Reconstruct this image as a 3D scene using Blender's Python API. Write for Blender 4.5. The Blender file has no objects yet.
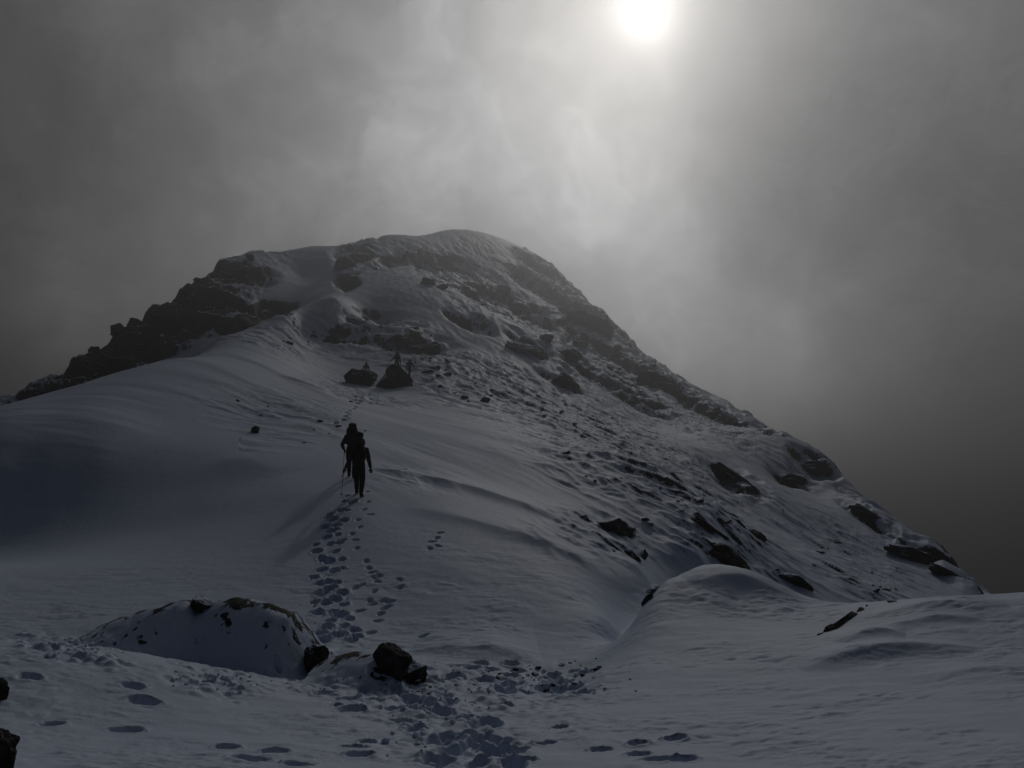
import bpy, bmesh, math, random
import numpy as np
from mathutils import Vector, Matrix

random.seed(7)
RNG = np.random.default_rng(11)
SC = bpy.context.scene
COL = SC.collection
QUAL = 1.0                      # grid density of the mountain

# ------------------------------------------------------------------ camera numbers
W, H = 1024, 768
F = 803.0
TH = math.atan(116 / F)         # the camera looks up by about eight degrees
CT, ST = math.cos(TH), math.sin(TH)


def ray(px, py):
    """x and z per metre of forward distance for a picture point"""
    u = (px - W / 2) / F
    v = (H / 2 - py) / F
    dy = CT - v * ST
    return u / dy, (ST + v * CT) / dy


def project(x, y, z):
    f = np.maximum(y * CT + z * ST, 0.05)
    up = -y * ST + z * CT
    return W / 2 + F * x / f, H / 2 - F * up / f


# ------------------------------------------------------------------ noise in numpy
_perm = np.concatenate([RNG.permutation(1024)] * 3).astype(np.int32)
_ang = np.linspace(0, 2 * math.pi, 64, endpoint=False)
_gx, _gy = np.cos(_ang).astype(np.float32), np.sin(_ang).astype(np.float32)


def perlin(x, y, seed=0):
    x = np.asarray(x, np.float32) + seed * 17.31
    y = np.asarray(y, np.float32) + seed * 9.77
    xi = np.floor(x).astype(np.int32)
    yi = np.floor(y).astype(np.int32)
    xf, yf = x - xi, y - yi
    u = xf * xf * xf * (xf * (xf * 6 - 15) + 10)
    v = yf * yf * yf * (yf * (yf * 6 - 15) + 10)

    def g(ix, iy, dx, dy):
        h = _perm[_perm[ix & 1023] + (iy & 1023)] & 63
        return _gx[h] * dx + _gy[h] * dy
    a = g(xi, yi, xf, yf)
    b = g(xi + 1, yi, xf - 1, yf)
    c = g(xi, yi + 1, xf, yf - 1)
    d = g(xi + 1, yi + 1, xf - 1, yf - 1)
    ab = a + u * (b - a)
    cd = c + u * (d - c)
    return (ab + v * (cd - ab)) * 1.45


def fbm(x, y, octs=4, seed=0, gain=0.5, lac=2.03):
    r, a, s = 0, 1.0, 0
    for k in range(octs):
        r = r + a * perlin(x, y, seed + k * 3)
        s += a
        a *= gain
        x = x * lac
        y = y * lac
    return r / s


def cells(x, y, seed=0):
    """nearest-cell id value (0..1), distance to it and gap to the second nearest"""
    x = np.asarray(x, np.float32) + seed * 5.3
    y = np.asarray(y, np.float32) + seed * 8.9
    xi = np.floor(x).astype(np.int32)
    yi = np.floor(y).astype(np.int32)
    d1 = np.full(x.shape, 9.0, np.float32)
    d2 = d1.copy()
    idv = np.zeros(x.shape, np.float32)
    for ox in (-1, 0, 1):
        for oy in (-1, 0, 1):
            h = _perm[_perm[(xi + ox) & 1023] + ((yi + oy) & 1023)]
            h2 = _perm[h + 311]
            cx = xi + ox + 0.1 + 0.8 * (h / 1024.0)
            cy = yi + oy + 0.1 + 0.8 * (h2 / 1024.0)
            d = np.hypot(x - cx, y - cy)
            near = d < d1
            d2 = np.where(near, d1, np.minimum(d2, d))
            idv = np.where(near, (_perm[h2 + 97] / 1024.0), idv)
            d1 = np.where(near, d, d1)
    return idv, d1, d2 - d1


def sstep(a, b, x):
    t = np.clip((x - a) / (b - a), 0, 1)
    return t * t * (3 - 2 * t)


# ------------------------------------------------------------------ the mountain's large form
# surveyed lines: (picture x, picture y, distance in metres)
LINES = [
    # ground at the photographer's feet, towards the hollow
    [(-260, 768, 6.0), (0, 768, 6.5), (250, 768, 7), (500, 768, 7.5), (750, 768, 7), (1024, 768, 6.3), (1300, 768, 5.8)],
    [(-260, 705, 8.4), (0, 715, 8.4), (250, 715, 9.3), (500, 715, 9.8), (750, 702, 9.5), (1024, 685, 9), (1300, 670, 8.6)],
    [(-300, 640, 11), (0, 641, 11), (75, 644, 11.2), (150, 655, 11.3), (230, 672, 11.2), (300, 684, 11.2), (400, 688, 11.3), (500, 690, 11.4)],
    [(-300, 650, 13), (0, 652, 13), (150, 664, 13), (300, 672, 13.2), (400, 668, 12.8)],
    [(-300, 630, 14.5), (0, 634, 14.5), (140, 634, 14.6), (330, 642, 14.6), (450, 656, 14), (540, 660, 14)],
    # the steep snow below the hikers
    [(-300, 570, 20), (0, 566, 20.5), (150, 562, 20), (300, 562, 18.8), (450, 562, 18.5), (550, 575, 18), (605, 622, 16)],
    [(-300, 525, 25.6), (0, 522, 26.6), (180, 503, 26.2), (358, 496, 23.5), (440, 508, 22.6), (540, 532, 21.4), (640, 570, 19.8)],
    [(-300, 500, 27.6), (0, 462, 29), (100, 458, 29.4), (200, 452, 31), (300, 452, 31.5), (355, 478, 26.5), (430, 462, 30), (520, 470, 29.5), (620, 502, 27), (700, 555, 23.5)],
    [(100, 420, 33), (200, 407, 38.5), (300, 412, 43), (400, 420, 44), (500, 432, 41), (600, 452, 37.5), (680, 482, 34.5), (740, 522, 31), (800, 562, 28.5), (870, 600, 25.5)],
    # crest of the left snow dome
    [(-420, 505, 31), (-300, 485, 32), (-150, 449, 33), (0, 420, 33), (50, 411, 34.5), (105, 393, 38.5), (140, 372, 45), (180, 360, 51), (230, 357, 57)],
    [(-420, 540, 52), (-150, 470, 54), (0, 436, 58), (105, 412, 66), (180, 385, 74)],
    # foot and skyline of the left crag
    [(-300, 520, 92), (-100, 452, 95), (0, 418, 97), (50, 402, 100), (110, 386, 103), (185, 352, 106), (240, 318, 112), (280, 296, 122)],
    [(-420, 560, 98), (-200, 480, 100), (-80, 436, 102), (0, 399, 105), (20, 391, 108), (60, 372, 113), (95, 347, 120), (130, 324, 126), (165, 297, 135), (195, 279, 142), (215, 265, 150), (250, 256, 158), (300, 249, 165), (340, 247, 170), (385, 236, 172), (440, 233, 175), (500, 247, 172), (545, 265, 165), (575, 290, 158), (598, 314, 150), (640, 350, 142), (665, 366, 137), (684, 384, 132), (715, 402, 122), (740, 413, 115), (768, 428, 106), (800, 448, 98), (828, 468, 90), (850, 485, 80), (880, 509, 72), (915, 540, 63), (950, 564, 56), (985, 592, 50), (1024, 618, 46), (1100, 668, 42), (1250, 760, 38)],
    # behind the skyline the ground falls away
    [(-420, 640, 120), (-80, 510, 125), (60, 440, 138), (165, 360, 165), (300, 300, 198), (440, 285, 210), (545, 320, 198), (640, 400, 170), (740, 470, 138), (828, 530, 108), (915, 610, 78), (985, 670, 62), (1100, 760, 52)],
    [(-420, 760, 170), (-80, 640, 190), (165, 480, 230), (440, 400, 270), (640, 500, 230), (828, 640, 150), (985, 790, 90), (1150, 950, 70)],
    # the knoll with the big boulders
    [(310, 372, 70), (345, 384, 71), (370, 387, 71), (405, 389, 70.5), (450, 390, 70)],
    [(310, 362, 76), (345, 374, 76.5), (370, 377, 76.5), (405, 378, 76.5), (450, 378, 76)],
    [(300, 385, 54), (350, 396, 58), (400, 402, 60)],
    [(200, 353, 74), (245, 331, 84), (290, 311, 93), (335, 299, 101)],
    [(205, 352, 96), (245, 340, 104), (285, 318, 112)],
    [(300, 330, 92), (350, 322, 97), (400, 324, 97), (430, 340, 95)],
    [(400, 350, 89), (350, 350, 89), (300, 348, 83)],
    [(370, 316, 105), (420, 320, 103), (445, 336, 99)],
    # the snow gully and the summit face above it
    [(345, 290, 113), (400, 291, 113), (450, 301, 110), (520, 331, 104), (560, 370, 96), (600, 402, 88), (638, 426, 81)],
    [(300, 275, 140), (350, 262, 142), (440, 262, 142), (520, 290, 134), (580, 330, 124), (630, 378, 111), (690, 412, 101)],
    [(420, 392, 68), (480, 400, 66), (560, 418, 62), (640, 442, 60)],
    # snow bench on the right and the slope below it
    [(645, 427, 84), (700, 426, 92), (760, 432, 98)],
    [(648, 436, 66), (700, 446, 70), (770, 462, 72), (820, 492, 68)],
    [(700, 486, 48), (760, 495, 50), (820, 520, 52), (880, 546, 50), (940, 578, 44)],
    [(700, 520, 36), (760, 540, 36.5), (850, 580, 33), (930, 608, 32)],
    # the snow mound on the right
    [(592, 668, 13), (618, 640, 14), (640, 610, 15), (662, 584, 15.8), (700, 567, 16.4), (750, 573, 16), (785, 590, 15.4)],
    [(624, 646, 15.4), (640, 628, 16.4), (654, 618, 17.3), (670, 602, 18.2), (694, 590, 19.2)],
    [(860, 603, 14.6), (940, 598, 13.9), (1024, 593, 13.5), (1150, 588, 13.2), (1300, 580, 13)],
    [(560, 690, 11.8), (640, 660, 12), (720, 645, 12.2), (820, 640, 12), (920, 636, 11.7), (1024, 632, 11.4)],
    [(680, 600, 14.6), (740, 602, 14.6), (800, 606, 14.4)],
    [(690, 612, 19.5), (780, 625, 19.5), (860, 645, 18.5), (960, 650, 18), (1100, 650, 18)],
    [(690, 590, 22), (800, 612, 23), (900, 650, 23), (1024, 690, 23), (1200, 720, 24)],
    [(1000, 640, 34), (1100, 700, 32), (1300, 800, 30)],
]


def _st(a, b, x):
    t = min(max((x - a) / (b - a), 0), 1)
    return t * t * (3 - 2 * t)


def haze_shift(px, Y):
    """survey correction: the summit's right side lies farther off, the left crag nearer"""
    return Y * (1 + .66 * _st(92, 160, Y) * _st(330, 600, px)) * (1 - .10 * _st(88, 115, Y) * _st(300, 200, px))


def build_points():
    pts = []
    for ln in LINES:
        for a, b in zip(ln[:-1], ln[1:]):
            n = max(1, int(math.hypot(b[0] - a[0], b[1] - a[1]) / 34))
            for k in range(n):
                t = k / n
                pts.append((a[0] + t * (b[0] - a[0]), a[1] + t * (b[1] - a[1]),
                            math.exp(math.log(a[2]) * (1 - t) + math.log(b[2]) * t)))
        pts.append(ln[-1])
    out = []
    for px, py, Y in pts:
        Y = haze_shift(px, Y)
        s, w = ray(px, py)
        out.append((s * Y, Y, w * Y))
    for x, y, z in [(-8, -4, -1.6), (0, -4, -1.65), (8, -4, -1.5), (-4, 0, -1.6), (0, 0, -1.68), (4, 0, -1.55),
                    (-6, 3, -1.75), (-2.5, 3, -1.85), (0, 3, -1.9), (2.5, 3, -1.82), (6, 3, -1.7)]:
        out.append((x, y, z))
    return np.array(out)


SX, SL = 2.0, 1.0


def to_sl(x, y):
    return x / (y + 6.0), np.log(y + 6.0)


_P = build_points()
_s, _l = to_sl(_P[:, 0], _P[:, 1])
_q = np.stack([_s * SX, _l * SL], 1)
_val = _P[:, 2] / (_P[:, 1] + 6.0)


def tps_k(r2):
    return 0.5 * r2 * np.log(r2 + 1e-12)


_n = len(_q)
_K = tps_k(((_q[:, None] - _q[None]) ** 2).sum(2)) + np.eye(_n) * 2e-5
_A = np.zeros((_n + 3, _n + 3))
_A[:_n, :_n] = _K
_A[:_n, _n] = 1
_A[:_n, _n + 1:] = _q
_A[_n:, :_n] = _A[:_n, _n:].T
_c = np.linalg.solve(_A, np.concatenate([_val, np.zeros(3)]))

NC = int(1500 * QUAL)
SMAX = 0.92
Lk = [math.log(2.0), math.log(12.0), math.log(22.0), math.log(36.0), math.log(96.0), math.log(306.0), math.log(400.0)]
Rk = [0, 60, 480, 780, 1070, 1340, 1370]
NR = int(Rk[-1] * QUAL) + 1
rowsL = np.interp(np.linspace(0, Rk[-1], NR), Rk, Lk)
colsS = np.linspace(-SMAX, SMAX, NC)
# coarse evaluation, then smooth up-sampling
cS = np.linspace(-SMAX - 0.02, SMAX + 0.02, 260)
cL = np.linspace(Lk[0] - 0.02, Lk[-1] + 0.02, 300)
gS, gL = np.meshgrid(cS, cL)
qq = np.stack([gS.ravel() * SX, gL.ravel() * SL], 1)
cv = np.empty(len(qq))
for i in range(0, len(qq), 8000):
    r2 = ((qq[i:i + 8000, None] - _q[None]) ** 2).sum(2)
    cv[i:i + 8000] = tps_k(r2) @ _c[:_n] + _c[_n] + qq[i:i + 8000] @ _c[_n + 1:]
cv = cv.reshape(gS.shape)


def cubic_rows(a, pos):
    """Catmull-Rom along axis 0"""
    i = np.clip(np.floor(pos).astype(int), 1, a.shape[0] - 3)
    t = (pos - i)[:, None]
    p0, p1, p2, p3 = a[i - 1], a[i], a[i + 1], a[i + 2]
    return p1 + 0.5 * t * (p2 - p0 + t * (2 * p0 - 5 * p1 + 4 * p2 - p3 + t * (3 * (p1 - p2) + p3 - p0)))


up = cubic_rows(cv, (rowsL - cL[0]) / (cL[1] - cL[0]))
up = cubic_rows(up.T.copy(), (colsS - cS[0]) / (cS[1] - cS[0])).T
Yp6 = np.exp(rowsL)[:, None] * np.ones((1, NC))
Y = (Yp6 - 6.0).astype(np.float64)
X = colsS[None, :] * Yp6
Z = up * Yp6
PX, PY = project(X, Y, Z)


def ell(cx, cy, rx, ry, deg, ymin=0, ymax=999, soft=0.45, wob=0.25):
    """soft oval patch of the hillside"""
    ymin, ymax = haze_shift(cx, ymin) * .97, haze_shift(cx, ymax) * 1.03
    a = math.radians(deg)
    dx, dy = PX - cx, PY - cy
    u = (dx * math.cos(a) + dy * math.sin(a)) / rx
    v = (-dx * math.sin(a) + dy * math.cos(a)) / ry
    r = np.sqrt(u * u + v * v) + wob * WOB
    m = 1 - sstep(1 - soft, 1 + soft, r)
    return (m * (Y > ymin) * (Y < ymax)).astype(np.float32)


WOB = fbm(X / (0.05 * Yp6 + 0.3) * 0.4, np.log(Yp6) * 14, 3, 5).astype(np.float32)

CRAG = np.zeros_like(X, np.float32)
for args in [
    (165, 318, 95, 34, -34, 92, 170), (235, 288, 40, 20, -30, 92, 170), (250, 316, 46, 12, -20, 95, 135),
    (60, 386, 95, 22, -27, 88, 135),
    (395, 333, 52, 17, 14, 86, 104), (425, 345, 22, 12, 25, 84, 102), (352, 333, 30, 8, -4, 88, 105),
    (358, 250, 22, 13, -20, 120, 178), (385, 262, 30, 6, -10, 110, 160), (347, 278, 12, 12, -50, 110, 150),
    (440, 265, 45, 14, 22, 120, 170), (480, 290, 34, 12, 35, 110, 165), (520, 310, 60, 14, 34, 100, 140),
    (548, 275, 42, 22, 30, 130, 178), (585, 312, 40, 24, 42, 120, 178), (545, 358, 52, 13, 40, 90, 112),
    (640, 360, 48, 18, 33, 115, 165), (610, 375, 70, 15, 36, 95, 130), (700, 400, 40, 12, 30, 95, 150),
    (470, 318, 30, 10, 30, 98, 120), (590, 345, 30, 22, 45, 110, 140),
    (735, 478, 34, 12, 32, 42, 70), (795, 474, 24, 12, 12, 55, 100), (815, 460, 26, 14, 30, 72, 110),
    (870, 510, 40, 12, 35, 55, 95), (915, 545, 40, 14, 28, 45, 85), (960, 575, 30, 12, 36, 40, 70),
    (770, 425, 40, 8, 25, 85, 130),
]:
    CRAG = np.maximum(CRAG, ell(*args))
ROUGH = np.zeros_like(CRAG)
for cx, cy, rx, ry, dg, am, y0, y1 in [
    (640, 470, 130, 46, 30, .9, 20, 60), (560, 410, 150, 30, 22, .8, 45, 90), (720, 540, 90, 40, 30, .9, 20, 50),
    (850, 560, 110, 34, 33, .75, 22, 70), (780, 510, 80, 22, 32, .6, 30, 70), (600, 540, 60, 26, 20, .7, 17, 30),
    (280, 415, 70, 20, 12, .5, 36, 70), (350, 395, 60, 12, 10, .6, 55, 78), (430, 375, 50, 20, 25, .7, 60, 100),
    (330, 335, 110, 22, 0, .7, 70, 102), (690, 415, 90, 22, 22, .7, 75, 140), (590, 370, 110, 50, 38, .5, 80, 160),
    (450, 270, 120, 40, 15, .45, 105, 178), (60, 390, 90, 20, -25, 1, 90, 140), (180, 310, 130, 40, -35, .7, 92, 170),
    (410, 478, 40, 10, 15, .35, 22, 34), (760, 450, 80, 18, 22, .4, 50, 110),
]:
    ROUGH = np.maximum(ROUGH, am * ell(cx, cy, rx, ry, dg, y0, y1, 0.7, 0.5))
ROUGH = np.maximum(ROUGH, 0.35 * sstep(0.0, 0.6, fbm(X / 14, Y / 22, 3, 3)) * (Y > 30) * (PX > 240))
ROUGH *= sstep(16, 18, Y)

# wind direction: drifts run downhill to the right
wx, wy = 0.5, -0.866
AL = (X * wx + Y * wy).astype(np.float32)
AC = (X * wy - Y * wx).astype(np.float32)
wobx = 1.1 * perlin(X / 22, Y / 22, 21)
AC2 = AC + wobx
wl = sstep(-0.12, -0.34, X / np.maximum(Y, 1)).astype(np.float32)     # on the left dome the drifts lie across the slope
BL = (X * .97 - Y * .24).astype(np.float32)
BC2 = (-X * .24 - Y * .97).astype(np.float32) + wobx


wl = np.maximum(wl, sstep(56, 70, Y) * sstep(470, 380, PX)).astype(np.float32)


def ridged(across, along, seed):
    return 1 - np.abs((1 - wl) * perlin(AC2 / across, AL / along, seed) + wl * perlin(BC2 / across, BL / along, seed + 1))


def drift(across, along, octs, seed):
    return (1 - wl) * fbm(AC2 / across, AL / along, octs, seed) + wl * fbm(BC2 / (across * 1.5), BL / along, octs, seed + 1)



D = np.zeros_like(X)
# long soft drifts and wind ripples
patch = sstep(-0.35, 0.5, fbm(X / 9, Y / 13, 2, 31))
far = sstep(14, 24, Y)
D += far * 0.17 * drift(4.0, 19.0, 2, 41)
D += far * 0.065 * patch * drift(1.1, 10.0, 3, 43)
D += 0.016 * patch * drift(0.40, 3.5, 2, 47) * sstep(3, 9, Y) * (0.4 + 0.6 * far)
D += (1 - far) * (0.035 * fbm(X / 1.6 + 0.4 * Y, Y / 0.9, 3, 51) + 0.055 * sstep(-.2, .5, fbm(X / 2.2, Y / 1.5, 2, 53)) * fbm(X / .55, Y / .3, 4, 55, .6))
D += (1 - far) * sstep(2, 5, Y) * sstep(-.15, .4, fbm(X / 1.3, Y / .9, 3, 151)) * (0.022 * fbm(X / .22, Y / .13, 3, 153, .6) + .03 * np.abs(fbm(X / .5, Y / .22, 3, 155)))
# scoured, stony snow
rg = ridged(1.35, 5.2, 61)
rg2 = ridged(0.6, 1.9, 63)
rg3 = ridged(0.27, 0.7, 67)
big = np.clip((Y - 40) / 80, 0, 1.6)
rough_h = (0.30 * (rg ** 2 - .5) + 0.17 * (rg2 ** 2 - .5) + 0.07 * (rg3 ** 2 - .5)) * (1 + 1.1 * big)
D += ROUGH * rough_h * 1.0
lump = 0.6 * drift(2.0, 4.6, 5, 71) + 0.6 * fbm(X / 2.4, Y / 2.4, 5, 73, .6)
D += ROUGH * 0.45 * lump * (0.6 + big)
# crags: tilted blocks and ledges
mk = CRAG > 0.01
cxx, cyy, ccr = X[mk], Y[mk], CRAG[mk]
sc = np.clip(cyy / 95.0, 0.3, 2.2)
q1 = fbm(cxx / 5, cyy / 5, 3, 81)
dip = 0.12 + 0.42 * sstep(-25, 15, cxx)                      # the beds dip to the right
bx = cxx * 0.9 - cyy * 0.43
by = cxx * 0.43 + cyy * 0.9
i1, d1, e1 = cells((bx + 1.6 * q1) / (10 * sc), (by + 1.6 * q1) / (4.2 * sc), 1)
i2, d2, e2 = cells((bx + q1) / (2.6 * sc), (by - q1) / (1.2 * sc), 2)
blk = (0.45 + .55 * sstep(-45, -10, cxx)) * (1.9 * (i1 - 0.45) * sstep(0, .35, e1) + 0.6 * (i2 - 0.5) * sstep(0, .4, e2)) * sc
q2 = fbm(bx / 9, by / 3, 3, 83)
for stp, am, sd in ((3.6, 1.15, 85), (1.3, .75, 87)):
    st = stp * sc
    zt = (Z[mk] + dip * cxx + 1.6 * q1 * sc + 0.8 * q2) / st
    fr = zt - np.floor(zt)
    blk += am * st * 0.8 * (sstep(0.55, 0.95, fr) - fr) * (0.55 + 0.9 * np.clip(fbm(bx / 11, by / 5, 2, sd) + .4, 0, 1))
blk += 0.3 * sc * fbm(bx / 2.2, by / 1.1, 3, 89)
D[mk] += ccr * blk * 0.85

# single landmarks in the snow: drift edges and hummocks


def world_line(pts):
    out = []
    for px, py, yy in pts:
        s, w = ray(px, py)
        out.append((s * yy, yy))
    return out


def ridge(pts, h, wid, back=2.5):
    best = np.full(X.shape, 1e9)
    side = np.zeros_like(X)
    fade = np.zeros_like(X)
    n = len(pts) - 1
    for k, ((x0, y0), (x1, y1)) in enumerate(zip(pts[:-1], pts[1:])):
        dx, dy = x1 - x0, y1 - y0
        L2 = dx * dx + dy * dy
        t = np.clip(((X - x0) * dx + (Y - y0) * dy) / L2, 0, 1)
        d = np.hypot(X - x0 - t * dx, Y - y0 - t * dy)
        s = np.sign((X - x0) * dy - (Y - y0) * dx)
        m = d < best
        best = np.where(m, d, best)
        side = np.where(m, s, side)
        fade = np.where(m, (k + t) / n, fade)
    wd = np.where(side > 0, wid, wid * back)
    return h * np.exp(-(best / wd) ** 1.5) * np.sin(np.pi * np.clip(fade, 0, 1)) ** 0.8


D += ridge(world_line([(372, 472, 28), (430, 487, 26.2), (520, 507, 24.2), (610, 530, 22)]), 0.17, 0.35, 3)
D += ridge(world_line([(400, 512, 22.6), (480, 530, 21.4), (560, 552, 20), (630, 585, 18.6)]), 0.12, 0.35, 3)
D += ridge(world_line([(215, 462, 30.2), (250, 470, 29.6), (285, 486, 28)]), 0.16, 1.0, 1.6)
D += ridge(world_line([(220, 362, 60), (300, 378, 54), (400, 402, 47)]), 0.2, 0.8, 3)
D += ridge(world_line([(150, 385, 52), (260, 405, 47), (340, 425, 42)]), 0.16, 0.8, 3)
D += ridge(world_line([(800, 660, 10.6), (850, 652, 10.9), (900, 650, 11), (990, 655, 10.8)]), 0.15, 0.2, 3)
D += ridge(world_line([(845, 640, 11.5), (870, 634, 11.8), (905, 640, 11.6)]), 0.13, 0.2, 2)
D += ridge(world_line([(880, 625, 12.2), (935, 620, 12.4), (985, 628, 12.1)]), 0.07, 0.14, 3)
D += ridge(world_line([(930, 672, 9.7), (975, 668, 9.8), (1030, 674, 9.6)]), 0.05, 0.12, 3)
D += ridge(world_line([(690, 585, 15.2), (740, 582, 15.4), (790, 594, 15)]), 0.16, 0.3, 2.2)
D += ridge(world_line([(870, 618, 13), (930, 612, 13), (1010, 612, 12.6)]), 0.10, 0.25, 2)
D += ridge(world_line([(410, 655, 14.3), (470, 658, 14.2), (540, 655, 14.3)]), 0.14, 0.3, 3)
# broken, lumpy snow: left crest and the trampled hollow
i4, d4, e4 = cells(X / 0.34, Y / 0.34, 7)
i5, d5, e5 = cells(X / 0.15, Y / 0.15, 8)
lumps = 0.10 * np.maximum(0, i4 - .35) * sstep(0.75, 0.1, d4) + 0.05 * i5 * sstep(0.7, 0.1, d5)
near = Y < 16
LMP = np.zeros_like(CRAG)
for cx, cy, rx, ry, dg, am in [(70, 650, 60, 11, 12, 1.0), (215, 682, 50, 16, 12, .8), (40, 720, 50, 45, 0, .3), (440, 690, 130, 26, 6, .75),
                               (440, 728, 80, 40, 20, .9), (360, 690, 70, 14, 0, .8), (300, 662, 22, 8, 0, .8), (560, 690, 60, 14, -10, .5)]:
    LMP = np.maximum(LMP, am * ell(cx, cy, rx, ry, dg, 5, 15, 0.6, 0.5))
D += LMP * (lumps * 1.1 - 0.03) + LMP * 0.05 * fbm(X / 0.5, Y / 0.5, 3, 91)
Z = Z + D


def hump(top, yc, front, back, rag=.05):
    """snow banked over a buried rock: a crest line with a steep near side"""
    xs, zs = [], []
    for px, py in top:
        s, w = ray(px, py)
        xs.append(s * yc)
        zs.append(w * yc)
    zt = np.interp(X, xs, zs, left=-99, right=-99)
    t = Y - yc - 0.25 * perlin(X / .9, Y * 0, 131)
    g = np.where(t < 0, np.clip(1 - np.abs(t / front) ** 1.9, 0, 1), 1 - sstep(0, back, t))
    inside = (X > xs[0]) & (X < xs[-1])
    zt = zt + rag * fbm(X / .35, Y / .35, 4, 133, .6) * g
    gain = np.where(inside, np.maximum(zt - Z, 0) * g, 0)
    ROCKB[...] = np.maximum(ROCKB, np.where(gain > .03, sstep(.05, .5, g) * sstep(.05, .5, fbm(X / .35, Y / .3, 5, 135, .68) + .34 * np.exp(-(t / .2) ** 2) + .06), 0))
    return gain


ROCKB = np.zeros_like(X)
Z = Z + hump([(62, 650), (75, 641), (98, 627), (120, 618), (160, 606), (186, 600), (194, 603), (201, 608), (212, 603), (235, 598), (272, 604), (296, 612), (310, 632), (320, 654)], 12.9, .95, 1.5)
Z = Z + hump([(312, 668), (330, 658), (355, 652), (380, 650), (398, 660), (412, 676)], 12.0, .8, 1.0, .03)


def height(x, y):
    """bilinear height of the finished ground"""
    s, l = x / (y + 6.0), math.log(y + 6.0)
    c = (s + SMAX) / (2 * SMAX) * (NC - 1)
    r = np.interp(l, rowsL, np.arange(NR))
    c = min(max(c, 0), NC - 1.001)
    r = min(max(r, 0), NR - 1.001)
    i, j = int(r), int(c)
    a, b = r - i, c - j
    return float((Z[i, j] * (1 - b) + Z[i, j + 1] * b) * (1 - a) + (Z[i + 1, j] * (1 - b) + Z[i + 1, j + 1] * b) * a)


_ys = np.exp(np.linspace(math.log(4.5), math.log(320), 1800))


def ground_at(px, py, ymin=4.5):
    """where a sight line first meets the ground"""
    s, w = ray(px, py)
    for y in _ys:
        if y < ymin:
            continue
        if height(s * y, y) >= w * y:
            return Vector((s * y, y, height(s * y, y)))
    return None


def dent(px, py, ln, wd, dep, ang=0.0, rim=0.35):
    """one boot print pressed into the snow"""
    p = ground_at(px, py)
    if p is None:
        return
    c = math.cos(ang)
    s_ = math.sin(ang)
    R = max(ln, wd) * 1.6
    rlo = np.searchsorted(rowsL, math.log(p.y + 6 - R))
    rhi = np.searchsorted(rowsL, math.log(p.y + 6 + R)) + 1
    clo = int((((p.x - R) / (p.y + 6)) + SMAX) / (2 * SMAX) * (NC - 1)) - 1
    chi = int((((p.x + R) / (p.y + 6)) + SMAX) / (2 * SMAX) * (NC - 1)) + 2
    sl = (slice(max(rlo, 0), min(rhi, NR)), slice(max(clo, 0), min(chi, NC)))
    dx, dy = X[sl] - p.x, Y[sl] - p.y
    u = (dx * c + dy * s_) / (wd / 2)
    v = (-dx * s_ + dy * c) / (ln / 2)
    r = np.sqrt(u * u + v * v) + 0.22 * perlin(X[sl] * 7, Y[sl] * 7, 3) + 0.16 * perlin(X[sl] * 17, Y[sl] * 17, 4)
    Z[sl] -= dep * (1 - sstep(0.5, 1.1, r)) * (1 + .35 * perlin(X[sl] * 12, Y[sl] * 12, 5))
    Z[sl] += dep * rim * np.exp(-((r - 1.22) / 0.2) ** 2) * (0.4 + 0.6 * (dy > 0))


# the main trail up to the hikers
trail = [(352, 640), (338, 636), (327, 628), (345, 627), (350, 620), (333, 612), (326, 604), (344, 605), (335, 600), (318, 613), (330, 590),
         (322, 594), (315, 603), (314, 578), (328, 582), (334, 572), (322, 570), (341, 568), (329, 562), (336, 552), (324, 560), (317, 552),
         (330, 545), (339, 543), (327, 538), (332, 531), (321, 558), (316, 545), (338, 535), (325, 528), (333, 520), (344, 521), (330, 515),
         (341, 511), (328, 517), (347, 510), (336, 526), (352, 503), (345, 502), (348, 496), (354, 500), (343, 540), (342, 560), (320, 585),
         (357, 636), (325, 640), (342, 594), (336, 584), (355, 630), (340, 616), (330, 622), (322, 634)]
for px, py in trail:
    k = random.uniform(.65, 1.1)
    dent(px, py, .32 * k, .25 * k, .19 * k, random.uniform(-.7, .7), .22)
small = [(358, 520), (364, 510), (370, 515), (368, 502), (360, 527), (367, 492), (355, 540), (352, 534), (357, 548), (366, 561), (369, 568), (372, 573),
         (375, 578), (379, 576), (377, 582), (399, 580), (401, 587), (374, 592), (383, 601), (370, 601), (390, 602), (373, 604), (384, 609), (388, 608),
         (381, 614), (361, 611), (378, 621), (371, 633), (440, 533), (437, 538), (432, 542), (438, 546), (430, 549), (424, 636), (361, 585), (356, 588)]
for px, py in small:
    dent(px, py, .24, .14, .06, random.uniform(-1.2, 1.2), .1)
upper = [(336 + 2.3 * k + random.uniform(-4, 4), 424 - 1.9 * k) for k in range(16)]
for px, py in upper:
    dent(px, py, .45, .35, .14, 0, .2)
prints = [(29, 678, .34, .2), (132, 687, .36, .18), (143, 702, .42, .22), (51, 724, .30, .17), (126, 731, .40, .18), (226, 748, .28, .16), (249, 760, .42, .2),
          (275, 752, .3, .15), (297, 765, .3, .18), (354, 748, .3, .12), (360, 755, .34, .14), (366, 743, .2, .12), (545, 744, .26, .12), (600, 751, .26, .14),
          (637, 744, .25, .13), (675, 739, .28, .13), (639, 755, .28, .14), (660, 760, .36, .17), (682, 760, .36, .17), (523, 760, .3, .14), (507, 705, .22, .1),
          (560, 728, .2, .1), (290, 680, .18, .1), (278, 665, .2, .1), (338, 706, .16, .1), (362, 711, .14, .08), (276, 668, .12, .08)]
for px, py, a, b in prints:
    dent(px, py, b * 1.0, a * .78, .12, random.uniform(-.25, .25), .2)
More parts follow.
